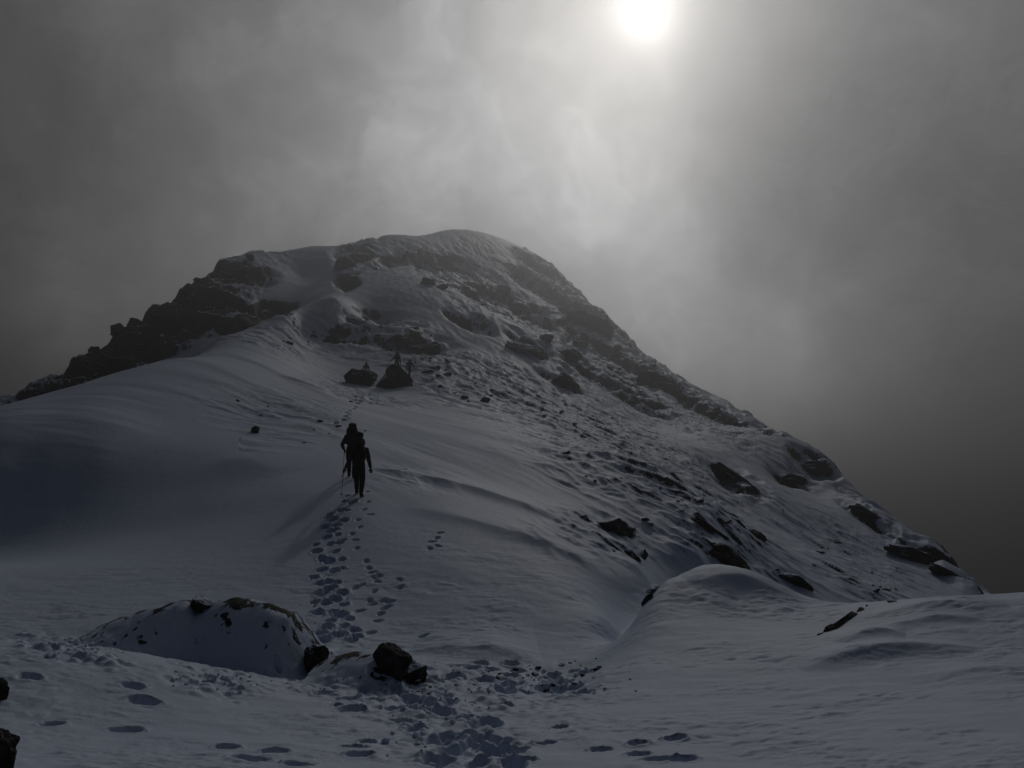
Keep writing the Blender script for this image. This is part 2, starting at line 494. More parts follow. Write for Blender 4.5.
for k in range(44):                                          # the churned snow at the foot of the slope
    t = random.random()
    px = 455 + 70 * (t - .5) + random.gauss(0, 26) - 30 * (t < .3)
    py = 690 + 78 * t
    kk = random.uniform(.7, 1.3)
    dent(px, py, .27 * kk, .20 * kk, .09 * kk, random.uniform(-1.5, 1.5), .3)
for k in range(26):
    dent(random.uniform(370, 590), random.uniform(664, 694), .26, .22, random.uniform(.04, .1), random.uniform(-1.5, 1.5), .5)
for k in range(14):
    dent(random.uniform(505, 585), random.uniform(684, 700) - 4, .32, .26, .09, random.uniform(-1.5, 1.5), .4)

# ------------------------------------------------------------------ where the rock shows, and painted drift shade
Pn = np.stack([X, Y, Z], 2)
du = np.gradient(Pn, axis=1)
dv = np.gradient(Pn, axis=0)
nr = np.cross(du, dv)
nr /= np.linalg.norm(nr, axis=2, keepdims=True) + 1e-12
NZ = np.abs(nr[..., 2])
fine = fbm(X / 0.9, Y / 0.9 + Z / 0.9, 3, 101)
rime = 0.16 * sstep(300, 420, PX) * (Y > 60)                 # the weather side is plastered with rime
ROCK = CRAG * sstep(0.80, 0.58, NZ + rime + 0.22 * fine)
dY = np.gradient(D, axis=0) / np.maximum(np.gradient(Y, axis=0), 1e-3)
streak = fbm(AC2 / 0.5, AL / 1.2, 4, 141, .6)
ROCK = np.maximum(ROCK, np.clip(ROUGH * 1.15, 0, 1) * sstep(0.26, 0.7, dY + 0.6 * streak) * (0.75 + .25 * fine))  # bare rock, plus shade on the drifts' near sides painted in as rock colour
left = ell(160, 322, 95, 30, -34, 92, 170, .4, .3) + ell(262, 316, 40, 12, -18, 95, 135, .4, .3)
ROCK = np.maximum(ROCK, np.clip(left, 0, 1) * sstep(0.97, 0.86, NZ + 0.08 * fine))
ROCK = np.maximum(ROCK, sstep(0.62, 0.5, NZ) * (Y > 30) * 0.9)
dirt = ell(470, 680, 110, 10, 6, 10, 15, .6, .6) * sstep(0.25, 0.5, fbm(X / 0.16, Y / 0.16, 3, 111))
ROCK = np.clip(np.maximum(np.maximum(ROCK, ROCKB * .85), dirt * 0.8), 0, 1)

# ------------------------------------------------------------------ the mountain mesh, with its lower flanks
verts = np.stack([X, Y, Z], 2).reshape(-1, 3)
idx = np.arange(NR * NC).reshape(NR, NC)
quads = np.stack([idx[:-1, :-1], idx[:-1, 1:], idx[1:, 1:], idx[1:, :-1]], 2).reshape(-1, 4)
st_ = 5
loop = np.concatenate([idx[0, :-1:st_], idx[:-1:st_, -1], idx[-1, :0:-st_], idx[:0:-st_, 0]])
base = verts[loop]
ctr = np.array([0.0, 70.0])
rad = base[:, :2] - ctr
rl = np.linalg.norm(rad, axis=1, keepdims=True)
rad /= rl
ext_v, ext_q = [], []
prev = loop
off = len(verts)
for k, (dist, drop) in enumerate([(6, 1.5), (16, 6), (36, 18), (75, 45), (150, 85), (300, 130), (600, 160), (1200, 175), (2600, 182)]):
    xy = base[:, :2] + rad * dist
    zz = np.maximum(base[:, 2], -6) * max(0, 1 - (k + 1) / 6) + np.minimum(base[:, 2], -2) * 0.0 - drop
    zz = np.minimum(zz + 0.08 * dist * fbm(xy[:, 0] / 60, xy[:, 1] / 60, 3, 121), base[:, 2] - 0.2 * dist ** 0.8) if k < 6 else zz + 4 * fbm(xy[:, 0] / 300, xy[:, 1] / 300, 2, 125)
    zz = np.maximum(zz, -190)
    cur = off + np.arange(len(loop))
    off += len(loop)
    ext_v.append(np.column_stack([xy, zz]))
    nxt, pn = np.roll(cur, -1), np.roll(prev, -1)
    ext_q.append(np.stack([cur, nxt, pn, prev], 1))
    prev = cur
verts = np.concatenate([verts] + ext_v).astype(np.float32)
quads = np.concatenate([quads] + ext_q).astype(np.int32)
rock_attr = np.concatenate([ROCK.ravel(), np.full(len(verts) - NR * NC, 0.35)]).astype(np.float32)

me = bpy.data.meshes.new('mountain')
me.vertices.add(len(verts))
me.vertices.foreach_set('co', verts.ravel())
me.loops.add(len(quads) * 4)
me.loops.foreach_set('vertex_index', quads.ravel())
me.polygons.add(len(quads))
me.polygons.foreach_set('loop_start', np.arange(0, len(quads) * 4, 4, dtype=np.int32))
me.polygons.foreach_set('use_smooth', np.ones(len(quads), dtype=bool))
me.update(calc_edges=True)
at = me.attributes.new('rock', 'FLOAT', 'POINT')
at.data.foreach_set('value', rock_attr)
mountain = bpy.data.objects.new('mountain', me)
COL.objects.link(mountain)
mountain['kind'] = 'structure'

# ------------------------------------------------------------------ materials


def new_mat(name):
    m = bpy.data.materials.new(name)
    m.use_nodes = True
    nt = m.node_tree
    nt.nodes.clear()
    out = nt.nodes.new('ShaderNodeOutputMaterial')
    return m, nt, out


def N(nt, typ, **kw):
    n = nt.nodes.new(typ)
    for k, v in kw.items():
        if k.startswith('i_'):
            n.inputs[k[2:].replace('_', ' ')].default_value = v
        else:
            setattr(n, k, v)
    return n


def math_n(nt, op, a, b=None, c=None, clamp=False):
    n = nt.nodes.new('ShaderNodeMath')
    n.operation = op
    n.use_clamp = clamp
    for i, v in enumerate((a, b, c)):
        if v is None:
            continue
        if isinstance(v, (int, float)):
            n.inputs[i].default_value = v
        else:
            nt.links.new(v, n.inputs[i])
    return n.outputs[0]


def mixc(nt, fac, a, b, blend='MIX'):
    n = nt.nodes.new('ShaderNodeMix')
    n.data_type = 'RGBA'
    n.blend_type = blend
    for sock, v in ((n.inputs[0], fac), (n.inputs[6], a), (n.inputs[7], b)):
        if isinstance(v, (int, float)):
            sock.default_value = v
        elif isinstance(v, tuple):
            sock.default_value = (*v, 1) if len(v) == 3 else v
        else:
            nt.links.new(v, sock)
    return n.outputs[2]


def maprange(nt, v, a, b, c=0.0, d=1.0, smooth=True):
    n = nt.nodes.new('ShaderNodeMapRange')
    n.interpolation_type = 'SMOOTHSTEP' if smooth else 'LINEAR'
    nt.links.new(v, n.inputs[0])
    for i, x in enumerate((a, b, c, d)):
        n.inputs[i + 1].default_value = x
    return n.outputs[0]


SNOW_A, SNOW_B = (0.60, 0.69, 0.87), (0.69, 0.77, 0.91)
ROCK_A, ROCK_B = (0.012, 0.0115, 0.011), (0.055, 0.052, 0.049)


def snow_rock_material(name, use_attr=True, snow_lo=0.55, snow_hi=0.85, cover=1.0, scale=1.0):
    m, nt, out = new_mat(name)
    co = N(nt, 'ShaderNodeTexCoord').outputs['Object']
    geo = N(nt, 'ShaderNodeNewGeometry')

    def noise(sc, det=4, rough=.55, vec=co):
        n = N(nt, 'ShaderNodeTexNoise', i_Scale=sc, i_Detail=det, i_Roughness=rough)
        nt.links.new(vec, n.inputs['Vector'])
        return n.outputs['Fac']
    n_big, n_mid, n_fine = noise(0.35 * scale, 3), noise(3.0 * scale, 5, .6), noise(30, 4, .65)
    snow = mixc(nt, n_big, SNOW_A, SNOW_B)
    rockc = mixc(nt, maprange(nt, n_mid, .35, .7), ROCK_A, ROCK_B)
    if use_attr:
        a = N(nt, 'ShaderNodeAttribute', attribute_name='rock').outputs['Fac']
        e = math_n(nt, 'MULTIPLY', math_n(nt, 'SUBTRACT', n_mid, 0.5), 0.9)
        fac = maprange(nt, math_n(nt, 'ADD', a, math_n(nt, 'MULTIPLY', e, math_n(nt, 'MULTIPLY', a, 1.6, None, True))), .34, .56)
    else:
        sep = N(nt, 'ShaderNodeSeparateXYZ')
        nt.links.new(geo.outputs['Normal'], sep.inputs[0])
        v = math_n(nt, 'ADD', sep.outputs[2], math_n(nt, 'MULTIPLY', math_n(nt, 'SUBTRACT', n_mid, .5), .9))
        fac = math_n(nt, 'SUBTRACT', 1.0, math_n(nt, 'MULTIPLY', maprange(nt, v, snow_lo, snow_hi), cover))
    # a dusting of rime on the rock
    sepn = N(nt, 'ShaderNodeSeparateXYZ')
    nt.links.new(geo.outputs['Normal'], sepn.inputs[0])
    dust = math_n(nt, 'MULTIPLY', maprange(nt, noise(9 * scale, 5, .7), .52, .72, 0, .6), maprange(nt, sepn.outputs[2], .15, .75))
    rockd = mixc(nt, dust, rockc, (0.55, 0.57, 0.6))
    colr = mixc(nt, fac, snow, rockd)
    bs = N(nt, 'ShaderNodeBsdfPrincipled')
    nt.links.new(colr, bs.inputs['Base Color'])
    nt.links.new(maprange(nt, fac, 0, 1, .62, .8, False), bs.inputs['Roughness'])
    bs.inputs['Specular IOR Level'].default_value = 0.25
    hgt = math_n(nt, 'ADD', math_n(nt, 'MULTIPLY', n_mid, .6), math_n(nt, 'MULTIPLY', n_fine, .24))
    bp = N(nt, 'ShaderNodeBump', i_Strength=.55, i_Distance=.07)
    nt.links.new(hgt, bp.inputs['Height'])
    nt.links.new(maprange(nt, fac, 0, 1, .42, .9, False), bp.inputs['Strength'])
    nt.links.new(bp.outputs[0], bs.inputs['Normal'])
    nt.links.new(bs.outputs[0], out.inputs[0])
    return m


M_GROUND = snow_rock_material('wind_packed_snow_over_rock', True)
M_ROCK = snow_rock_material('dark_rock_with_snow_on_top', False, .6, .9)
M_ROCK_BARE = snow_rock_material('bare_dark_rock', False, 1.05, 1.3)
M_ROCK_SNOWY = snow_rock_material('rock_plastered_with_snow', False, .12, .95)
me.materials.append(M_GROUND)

#>>OBJ
# ------------------------------------------------------------------ helpers for things


def tag(o, label=None, cat=None, group=None, kind=None):
    for k, v in (('label', label), ('category', cat), ('group', group), ('kind', kind)):
        if v:
            o[k] = v
    return o


def link(name, data, parent=None, mats=()):
    o = bpy.data.objects.new(name, data)
    COL.objects.link(o)
    if data is not None:
        for m in mats:
            if m.name not in [x.name for x in data.materials if x]:
                data.materials.append(m)
    if parent:
        o.parent = parent
    return o


def n3(p, seed=0):
    return (perlin(p[:, 0], p[:, 1], seed) + perlin(p[:, 1], p[:, 2], seed + 1) + perlin(p[:, 2], p[:, 0], seed + 2)) / 1.8


def rock_mesh(seed, subdiv=4, cuts=9, strata=0.10, layers=6, sdir=(.25, 0, 1), top=None, rough=1.4, blocky=.72):
    """a weathered stone in a unit box, base at z = 0"""
    rs = np.random.default_rng(seed)
    bm = bmesh.new()
    bmesh.ops.create_icosphere(bm, subdivisions=subdiv, radius=1)
    bm.verts.ensure_lookup_table()
    v = np.array([x.co[:] for x in bm.verts])
    v = np.sign(v) * np.abs(v) ** blocky
    for k in range(cuts):
        n = rs.normal(size=3)
        n[2] *= .8
        n /= np.linalg.norm(n)
        d = rs.uniform(.5, .85)
        s = v @ n
        v = v - np.maximum(0, s - d)[:, None] * n * .94
    if strata:
        sd = np.array(sdir, float)
        sd /= np.linalg.norm(sd)
        t = (v @ sd + .08 * n3(v * 1.5, seed)) * layers / 2
        i = np.floor(t)
        f = t - i
        rnd = rs.uniform(-1, 1, 200)
        a = rnd[(i.astype(int) + 100) % 200]
        b = rnd[(i.astype(int) + 101) % 200]
        amp = 1 + strata * (a + (b - a) * sstep(.78, 1, f)) - strata * .5 * np.exp(-((f - .9) / .08) ** 2)
        v = v * (amp[:, None] * (1 - np.abs(sd)) + np.abs(sd))
    v = v * (1 + rough * (.14 * n3(v * 1.3 + 5, seed) + .07 * n3(v * 3.4, seed + 5) + .032 * n3(v * 9, seed + 9)))[:, None]
    lo, hi = v.min(0), v.max(0)
    v = (v - lo) / (hi - lo)
    v[:, :2] -= .5
    if top is not None:
        xs, hs = zip(*top)
        v[:, 2] *= np.interp(v[:, 0], xs, hs)
    for x, c in zip(bm.verts, v):
        x.co = c
    m = bpy.data.meshes.new('rock')
    bm.to_mesh(m)
    bm.free()
    m.polygons.foreach_set('use_smooth', [subdiv >= 5] * len(m.polygons))
    return m


def put_rock(name, label, px, py, wpx, hpx, Yd=None, deep=.9, tilt=0, yaw=None, mat=None, seed=1, group=None, sink=.3, cat='rock', **kw):
    if Yd is None:
        p = ground_at(px, py)
    else:
        Yd = haze_shift(px, Yd)
        s, w = ray(px, py)
        p = Vector((s * Yd, Yd, height(s * Yd, Yd)))
    m = rock_mesh(seed, **kw)
    sx = wpx / F * p.y
    sz = hpx / F * p.y / (1 - sink)
    sy = sx * deep
    o = link(name, m, None, [mat or M_ROCK])
    o.scale = (sx, sy, sz)
    o.rotation_euler = (0, math.radians(tilt), math.radians(yaw or 0))
    o.location = (p.x, p.y + sy * .3, p.z - sink * sz)
    return tag(o, label, cat, group)


# ------------------------------------------------------------------ outcrops and boulders one can tell apart
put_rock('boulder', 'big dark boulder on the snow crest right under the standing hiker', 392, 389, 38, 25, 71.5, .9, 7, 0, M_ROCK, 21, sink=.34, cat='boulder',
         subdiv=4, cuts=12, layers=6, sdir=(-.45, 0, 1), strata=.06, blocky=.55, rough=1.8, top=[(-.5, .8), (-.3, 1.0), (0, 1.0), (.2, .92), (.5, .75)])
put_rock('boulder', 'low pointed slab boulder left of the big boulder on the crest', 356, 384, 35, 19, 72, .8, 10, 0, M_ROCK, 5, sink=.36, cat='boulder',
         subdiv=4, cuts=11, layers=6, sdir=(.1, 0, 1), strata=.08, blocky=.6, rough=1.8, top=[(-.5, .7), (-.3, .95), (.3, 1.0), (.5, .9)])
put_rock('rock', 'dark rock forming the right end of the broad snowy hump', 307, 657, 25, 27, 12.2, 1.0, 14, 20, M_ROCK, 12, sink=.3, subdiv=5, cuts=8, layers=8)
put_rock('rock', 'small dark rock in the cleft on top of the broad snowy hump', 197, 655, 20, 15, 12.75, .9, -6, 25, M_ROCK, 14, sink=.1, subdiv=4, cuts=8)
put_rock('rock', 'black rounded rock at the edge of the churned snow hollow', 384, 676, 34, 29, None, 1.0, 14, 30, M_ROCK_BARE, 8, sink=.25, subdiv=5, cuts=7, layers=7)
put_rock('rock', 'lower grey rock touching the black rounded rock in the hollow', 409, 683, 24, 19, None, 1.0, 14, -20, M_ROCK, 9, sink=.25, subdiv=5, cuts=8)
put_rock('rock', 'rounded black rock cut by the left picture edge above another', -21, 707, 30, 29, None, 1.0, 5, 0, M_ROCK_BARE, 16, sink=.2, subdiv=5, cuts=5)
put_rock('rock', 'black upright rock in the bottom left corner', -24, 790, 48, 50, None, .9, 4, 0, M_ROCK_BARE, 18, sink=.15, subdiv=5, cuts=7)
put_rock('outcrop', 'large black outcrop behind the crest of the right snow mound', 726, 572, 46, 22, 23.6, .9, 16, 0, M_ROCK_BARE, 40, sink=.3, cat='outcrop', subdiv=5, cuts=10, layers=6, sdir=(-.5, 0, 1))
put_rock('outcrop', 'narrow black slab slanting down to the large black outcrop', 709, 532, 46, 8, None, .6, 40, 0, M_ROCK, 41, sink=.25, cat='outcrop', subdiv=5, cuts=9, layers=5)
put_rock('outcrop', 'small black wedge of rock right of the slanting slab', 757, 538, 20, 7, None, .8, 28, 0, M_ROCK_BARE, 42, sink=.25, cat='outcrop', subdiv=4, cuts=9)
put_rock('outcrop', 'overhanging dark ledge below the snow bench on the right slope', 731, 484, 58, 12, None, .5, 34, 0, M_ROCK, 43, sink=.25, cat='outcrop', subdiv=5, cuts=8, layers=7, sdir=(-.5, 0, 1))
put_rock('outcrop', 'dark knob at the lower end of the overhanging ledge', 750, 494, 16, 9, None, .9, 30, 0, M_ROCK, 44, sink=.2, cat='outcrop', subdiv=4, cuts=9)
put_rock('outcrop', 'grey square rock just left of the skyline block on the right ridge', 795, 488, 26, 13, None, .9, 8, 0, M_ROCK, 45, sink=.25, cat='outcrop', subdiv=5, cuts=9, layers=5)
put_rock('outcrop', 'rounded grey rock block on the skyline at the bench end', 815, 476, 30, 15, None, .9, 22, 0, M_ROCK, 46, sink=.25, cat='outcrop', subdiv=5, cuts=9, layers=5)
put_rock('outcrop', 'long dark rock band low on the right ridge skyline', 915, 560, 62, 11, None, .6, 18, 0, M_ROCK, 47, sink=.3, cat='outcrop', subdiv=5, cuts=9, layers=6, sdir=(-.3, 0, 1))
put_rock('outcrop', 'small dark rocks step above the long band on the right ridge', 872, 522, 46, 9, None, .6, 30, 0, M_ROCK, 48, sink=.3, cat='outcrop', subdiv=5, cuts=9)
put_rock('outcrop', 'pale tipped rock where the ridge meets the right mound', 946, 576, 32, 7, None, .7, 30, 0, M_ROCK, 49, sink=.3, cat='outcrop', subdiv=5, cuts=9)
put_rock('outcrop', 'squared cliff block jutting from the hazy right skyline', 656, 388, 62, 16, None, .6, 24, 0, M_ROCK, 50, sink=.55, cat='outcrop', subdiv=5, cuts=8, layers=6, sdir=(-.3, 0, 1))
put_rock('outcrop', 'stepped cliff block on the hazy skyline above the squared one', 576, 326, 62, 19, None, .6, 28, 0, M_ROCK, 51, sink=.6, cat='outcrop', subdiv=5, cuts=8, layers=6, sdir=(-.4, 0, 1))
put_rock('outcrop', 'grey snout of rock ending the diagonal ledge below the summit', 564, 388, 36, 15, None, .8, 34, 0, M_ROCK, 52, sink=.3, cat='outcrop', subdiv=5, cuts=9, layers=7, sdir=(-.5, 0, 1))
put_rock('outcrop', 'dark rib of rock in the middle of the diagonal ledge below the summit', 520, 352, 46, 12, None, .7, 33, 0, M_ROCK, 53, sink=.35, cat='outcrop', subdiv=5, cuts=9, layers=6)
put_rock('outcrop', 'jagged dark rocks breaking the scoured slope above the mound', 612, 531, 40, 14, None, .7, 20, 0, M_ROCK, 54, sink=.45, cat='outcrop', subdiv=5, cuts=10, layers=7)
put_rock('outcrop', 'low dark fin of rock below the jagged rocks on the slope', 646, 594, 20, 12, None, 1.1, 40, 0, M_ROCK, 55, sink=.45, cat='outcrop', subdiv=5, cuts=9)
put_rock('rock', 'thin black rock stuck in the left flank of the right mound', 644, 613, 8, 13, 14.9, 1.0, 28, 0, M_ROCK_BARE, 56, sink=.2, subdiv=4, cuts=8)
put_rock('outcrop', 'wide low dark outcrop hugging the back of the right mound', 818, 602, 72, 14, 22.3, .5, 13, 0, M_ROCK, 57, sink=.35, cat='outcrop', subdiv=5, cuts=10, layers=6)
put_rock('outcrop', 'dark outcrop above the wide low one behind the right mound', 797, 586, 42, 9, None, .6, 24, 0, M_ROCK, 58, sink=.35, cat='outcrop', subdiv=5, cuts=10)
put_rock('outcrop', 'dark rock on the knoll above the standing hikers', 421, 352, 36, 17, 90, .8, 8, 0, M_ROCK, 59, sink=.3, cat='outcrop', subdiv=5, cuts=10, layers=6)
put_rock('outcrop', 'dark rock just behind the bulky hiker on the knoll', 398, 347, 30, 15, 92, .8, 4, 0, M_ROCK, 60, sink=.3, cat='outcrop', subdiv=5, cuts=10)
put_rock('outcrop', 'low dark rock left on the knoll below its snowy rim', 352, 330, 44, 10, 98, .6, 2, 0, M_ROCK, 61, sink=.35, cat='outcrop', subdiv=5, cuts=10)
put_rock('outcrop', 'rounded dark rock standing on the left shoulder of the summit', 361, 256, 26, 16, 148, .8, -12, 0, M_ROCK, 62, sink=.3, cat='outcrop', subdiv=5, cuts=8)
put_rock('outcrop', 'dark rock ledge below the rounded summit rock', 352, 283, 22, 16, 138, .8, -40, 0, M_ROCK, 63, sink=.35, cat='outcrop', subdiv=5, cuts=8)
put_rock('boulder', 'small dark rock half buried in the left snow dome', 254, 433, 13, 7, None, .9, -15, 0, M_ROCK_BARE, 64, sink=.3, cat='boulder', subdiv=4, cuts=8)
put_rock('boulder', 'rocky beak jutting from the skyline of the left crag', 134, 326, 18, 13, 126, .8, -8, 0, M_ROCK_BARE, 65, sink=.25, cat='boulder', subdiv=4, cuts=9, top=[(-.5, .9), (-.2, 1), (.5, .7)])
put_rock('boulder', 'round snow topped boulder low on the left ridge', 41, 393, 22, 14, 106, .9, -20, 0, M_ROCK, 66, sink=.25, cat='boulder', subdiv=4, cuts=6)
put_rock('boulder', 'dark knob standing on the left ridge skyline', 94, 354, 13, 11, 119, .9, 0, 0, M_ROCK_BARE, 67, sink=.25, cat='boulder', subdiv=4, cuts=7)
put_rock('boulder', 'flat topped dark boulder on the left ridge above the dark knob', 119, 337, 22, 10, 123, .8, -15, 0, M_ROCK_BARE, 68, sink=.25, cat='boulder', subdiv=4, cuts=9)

# small stones, copies of a few shapes
STONES = [rock_mesh(200 + k, 3, 8, .08, 4) for k in range(7)]
for m in STONES:
    m.materials.append(M_ROCK)


def stone(name, label, cat, group, p, size, flat=.6, tilt=0):
    o = bpy.data.objects.new(name, random.choice(STONES))
    COL.objects.link(o)
    k = [random.uniform(.75, 1.3) for _ in range(3)]
    o.scale = (size * k[0], size * k[1], size * flat * k[2])
    o.rotation_euler = (random.uniform(-.2, .2), math.radians(tilt) + random.uniform(-.25, .25), random.uniform(0, 6.28))
    o.location = (p.x, p.y, p.z - .32 * size * flat * k[2])
    tag(o, label, cat, group)


def scatter(n, zones, name, label, cat, group, lo, hi, flat=.6, tilt=0, ymin=4.5, ymax=400):
    done = tries = 0
    while done < n and tries < n * 8:
        tries += 1
        cx, cy, rx, ry, dg = random.choice(zones)
        a, r = random.uniform(0, 6.28), math.sqrt(random.random())
        u, v = rx * r * math.cos(a), ry * r * math.sin(a)
        g = math.radians(dg)
        p = ground_at(cx + u * math.cos(g) - v * math.sin(g), cy + u * math.sin(g) + v * math.cos(g), ymin)
        if p is None or not ymin <= p.y <= ymax:
            continue
        stone(name, label, cat, group, p, lo + (hi - lo) * random.random() ** 2.2, flat, tilt)
        done += 1


scatter(60, [(630, 470, 120, 40, 30), (740, 520, 90, 36, 30), (850, 560, 80, 24, 33), (560, 410, 120, 22, 22), (600, 535, 50, 22, 20)], 'stone',
        'small dark stone poking through the scoured snow of the right slope', 'stone', 'small stones of the scoured right slope', .12, .5, .38, 26, 17, 90)
scatter(60, [(110, 355, 90, 12, -33), (60, 388, 70, 10, -25), (200, 290, 60, 8, -30)], 'boulder', 'one of the many snow dusted boulders strewn along the left ridge', 'boulder',
        'boulders strewn along the left ridge', .5, 1.8, .7, 0, 74, 160)
scatter(60, [(620, 360, 70, 18, 38), (700, 405, 50, 10, 30), (540, 320, 70, 22, 38), (460, 280, 70, 20, 18)], 'boulder', 'one of the hazy boulders scattered on the summit face', 'boulder',
        'boulders scattered on the summit face', .6, 2.8, .6, 20, 86, 315)
scatter(45, [(390, 335, 50, 14, 10), (330, 338, 50, 10, 0), (430, 362, 26, 14, 30), (460, 385, 40, 14, 24)], 'stone', 'small dark stone on the knoll around the three upper hikers', 'stone',
        'stones of the knoll by the upper hikers', .25, .95, .5, 8, 60, 100)
scatter(14, [(290, 415, 60, 14, 12), (345, 392, 40, 8, 20), (330, 440, 50, 20, 0)], 'stone', 'small dark stone breaking the smooth snow left of the trail', 'stone',
        'stones in the smooth snow left of the trail', .10, .34, .35, 12, 26, 75)
scatter(40, [(470, 676, 110, 12, 6), (560, 668, 50, 12, -6), (410, 690, 30, 8, 0)], 'pebble', 'dark pebble lying in the trampled snow of the hollow', 'pebble',
        'pebbles in the trampled hollow', .03, .13, .6, 0, 9, 15)
pa, pb = ground_at(816, 638), ground_at(871, 605)
dv_ = pb - pa
edge = link('rock', rock_mesh(77, 5, 3, .04, 5, rough=1.6, blocky=.45,
            top=[(-.5, .4), (-.43, .95), (-.36, .62), (-.3, 1), (-.2, .92), (-.14, .55), (-.06, .98), (.04, .6), (.1, .95), (.18, 1), (.24, .58), (.33, .96), (.42, .7), (.46, .95), (.5, .4)]), None, [M_ROCK_BARE])
edge.scale = (dv_.length, .10, .20)
edge.rotation_euler = dv_.to_track_quat('X', 'Z').to_euler()
edge.location = (pa + pb) / 2 - Vector((0, 0, .135))
tag(edge, 'thin jagged edge of black rock poking diagonally through the right mound', 'rock')
p = ground_at(893, 602)
if p:
    stone('stone', 'single black stone on the rim of the right mound', 'stone', None, p, .16, .5)

# loose clods of snow kicked up along the trail and the crest
bmc = bmesh.new()
for k in range(330):
    z = random.choice([(75, 648, 55, 10), (215, 680, 50, 14), (430, 690, 110, 22), (440, 728, 70, 34), (330, 600, 26, 46), (335, 634, 30, 10), (550, 685, 60, 14)])
    p = ground_at(random.gauss(z[0], z[2] * .5), random.gauss(z[1], z[3] * .5))
    if p is None or p.y > 24:
        continue
    r = random.uniform(.008, .02) if random.random() < .85 else random.uniform(.02, .04)
    mt = Matrix.Translation(p + Vector((0, 0, r * .4))) @ Matrix.Diagonal((r * random.uniform(.8, 1.4), r * random.uniform(.8, 1.4), r * random.uniform(.6, 1), 1))
    res = bmesh.ops.create_icosphere(bmc, subdivisions=1, radius=1, matrix=mt)
    for v in res['verts']:
        v.co += Vector([random.uniform(-.25, .25) * r for _ in range(3)])
mc = bpy.data.meshes.new('snow_clods')
bmc.to_mesh(mc)
bmc.free()
mclod, ntc, oc = new_mat('loose_snow')
bsc = N(ntc, 'ShaderNodeBsdfPrincipled', i_Roughness=.65)
nzc = N(ntc, 'ShaderNodeTexNoise', i_Scale=14.0)
ntc.links.new(mixc(ntc, nzc.outputs['Fac'], SNOW_A, SNOW_B), bsc.inputs['Base Color'])
ntc.links.new(bsc.outputs[0], oc.inputs[0])
tag(link('snow_clods', mc, None, [mclod]), 'loose clods of snow kicked up along the trodden trail', 'snow', None, 'stuff')

# ------------------------------------------------------------------ people


def cloth(name, a, b, sc=60, rough=.85):
    m, nt_, o_ = new_mat(name)
    bs = N(nt_, 'ShaderNodeBsdfPrincipled', i_Roughness=rough)
    bs.inputs['Specular IOR Level'].default_value = .2
    nz = N(nt_, 'ShaderNodeTexNoise', i_Scale=sc, i_Detail=4.0)
    nt_.links.new(N(nt_, 'ShaderNodeTexCoord').outputs['Object'], nz.inputs['Vector'])
    nt_.links.new(mixc(nt_, nz.outputs['Fac'], a, b), bs.inputs['Base Color'])
    bp = N(nt_, 'ShaderNodeBump', i_Strength=.3, i_Distance=.01)
    nt_.links.new(nz.outputs['Fac'], bp.inputs['Height'])
    nt_.links.new(bp.outputs[0], bs.inputs['Normal'])
    nt_.links.new(bs.outputs[0], o_.inputs[0])
    return m


M_JACKET = cloth('dark_shell_fabric', (.012, .013, .017), (.022, .023, .03))
M_TROUSERS = cloth('black_trouser_fabric', (.010, .010, .011), (.018, .018, .02))
M_PACK = cloth('black_pack_fabric', (.012, .012, .013), (.024, .024, .026), 90)
M_BOOT = cloth('dark_boot_leather', (.012, .010, .009), (.022, .019, .016), 40, .6)
M_SKIN = cloth('skin', (.33, .20, .15), (.40, .25, .19), 30, .5)
M_POLE = cloth('dark_pole_metal', (.03, .03, .032), (.05, .05, .052), 20, .4)


def skinned(name, pts, edges, rad, root=0, levels=2):
    m = bpy.data.meshes.new('tmp')
    m.from_pydata([tuple(p) for p in pts], edges, [])
    o = bpy.data.objects.new('tmp', m)
    COL.objects.link(o)
    sk = o.modifiers.new('skin', 'SKIN')
    sk.use_smooth_shade = True
    for i, r in enumerate(rad):
        d = m.skin_vertices[0].data[i]
        d.radius = (r, r) if isinstance(r, (int, float)) else r
        d.use_root = (i == root)
    ss = o.modifiers.new('sub', 'SUBSURF')
    ss.levels = ss.render_levels = levels
    dg = bpy.context.evaluated_depsgraph_get()
    res = bpy.data.meshes.new_from_object(o.evaluated_get(dg))
    res.name = name
    bpy.data.objects.remove(o)
    bpy.data.meshes.remove(m)
    for p in res.polygons:
        p.use_smooth = True
    return res


def glove_mesh(wrist, direction, palm_to, side, curl):
    """palm, four bent fingers and a thumb, closing towards palm_to"""
    yv = Vector(direction).normalized()
    zv = -(Vector(palm_to) - Vector(palm_to).dot(yv) * yv).normalized()
    xv = yv.cross(zv) * side

    def L(a, b, c):
        return Vector(wrist) + xv * a + yv * b + zv * c
    pts = [L(0, -.03, 0), L(0, .045, 0)]
    ed = [(0, 1)]
    rd = [.034, .036]
    for k, (fx, ln) in enumerate([(.034, .068), (.012, .078), (-.012, .072), (-.034, .056)]):
        b0 = len(pts)
        a1, a2 = curl * .8, curl * 1.9
        k0 = (fx, .088, 0)
        k1 = (fx * 1.05, .088 + ln * .5 * math.cos(a1), -ln * .5 * math.sin(a1))
        k2 = (fx, k1[1] + ln * .5 * math.cos(a2), k1[2] - ln * .5 * math.sin(a2))
        pts += [L(*k0), L(*k1), L(*k2)]
        ed += [(1, b0), (b0, b0 + 1), (b0 + 1, b0 + 2)]
        rd += [.0125, .0115, .0095]
    b0 = len(pts)
    pts += [L(.042, .025, -.012), L(.058, .058, -.03), L(.044, .085, -.042)]
    ed += [(1, b0), (b0, b0 + 1), (b0 + 1, b0 + 2)]
    rd += [.017, .013, .011]
    return skinned('glove', pts, ed, rd, 1, 1)


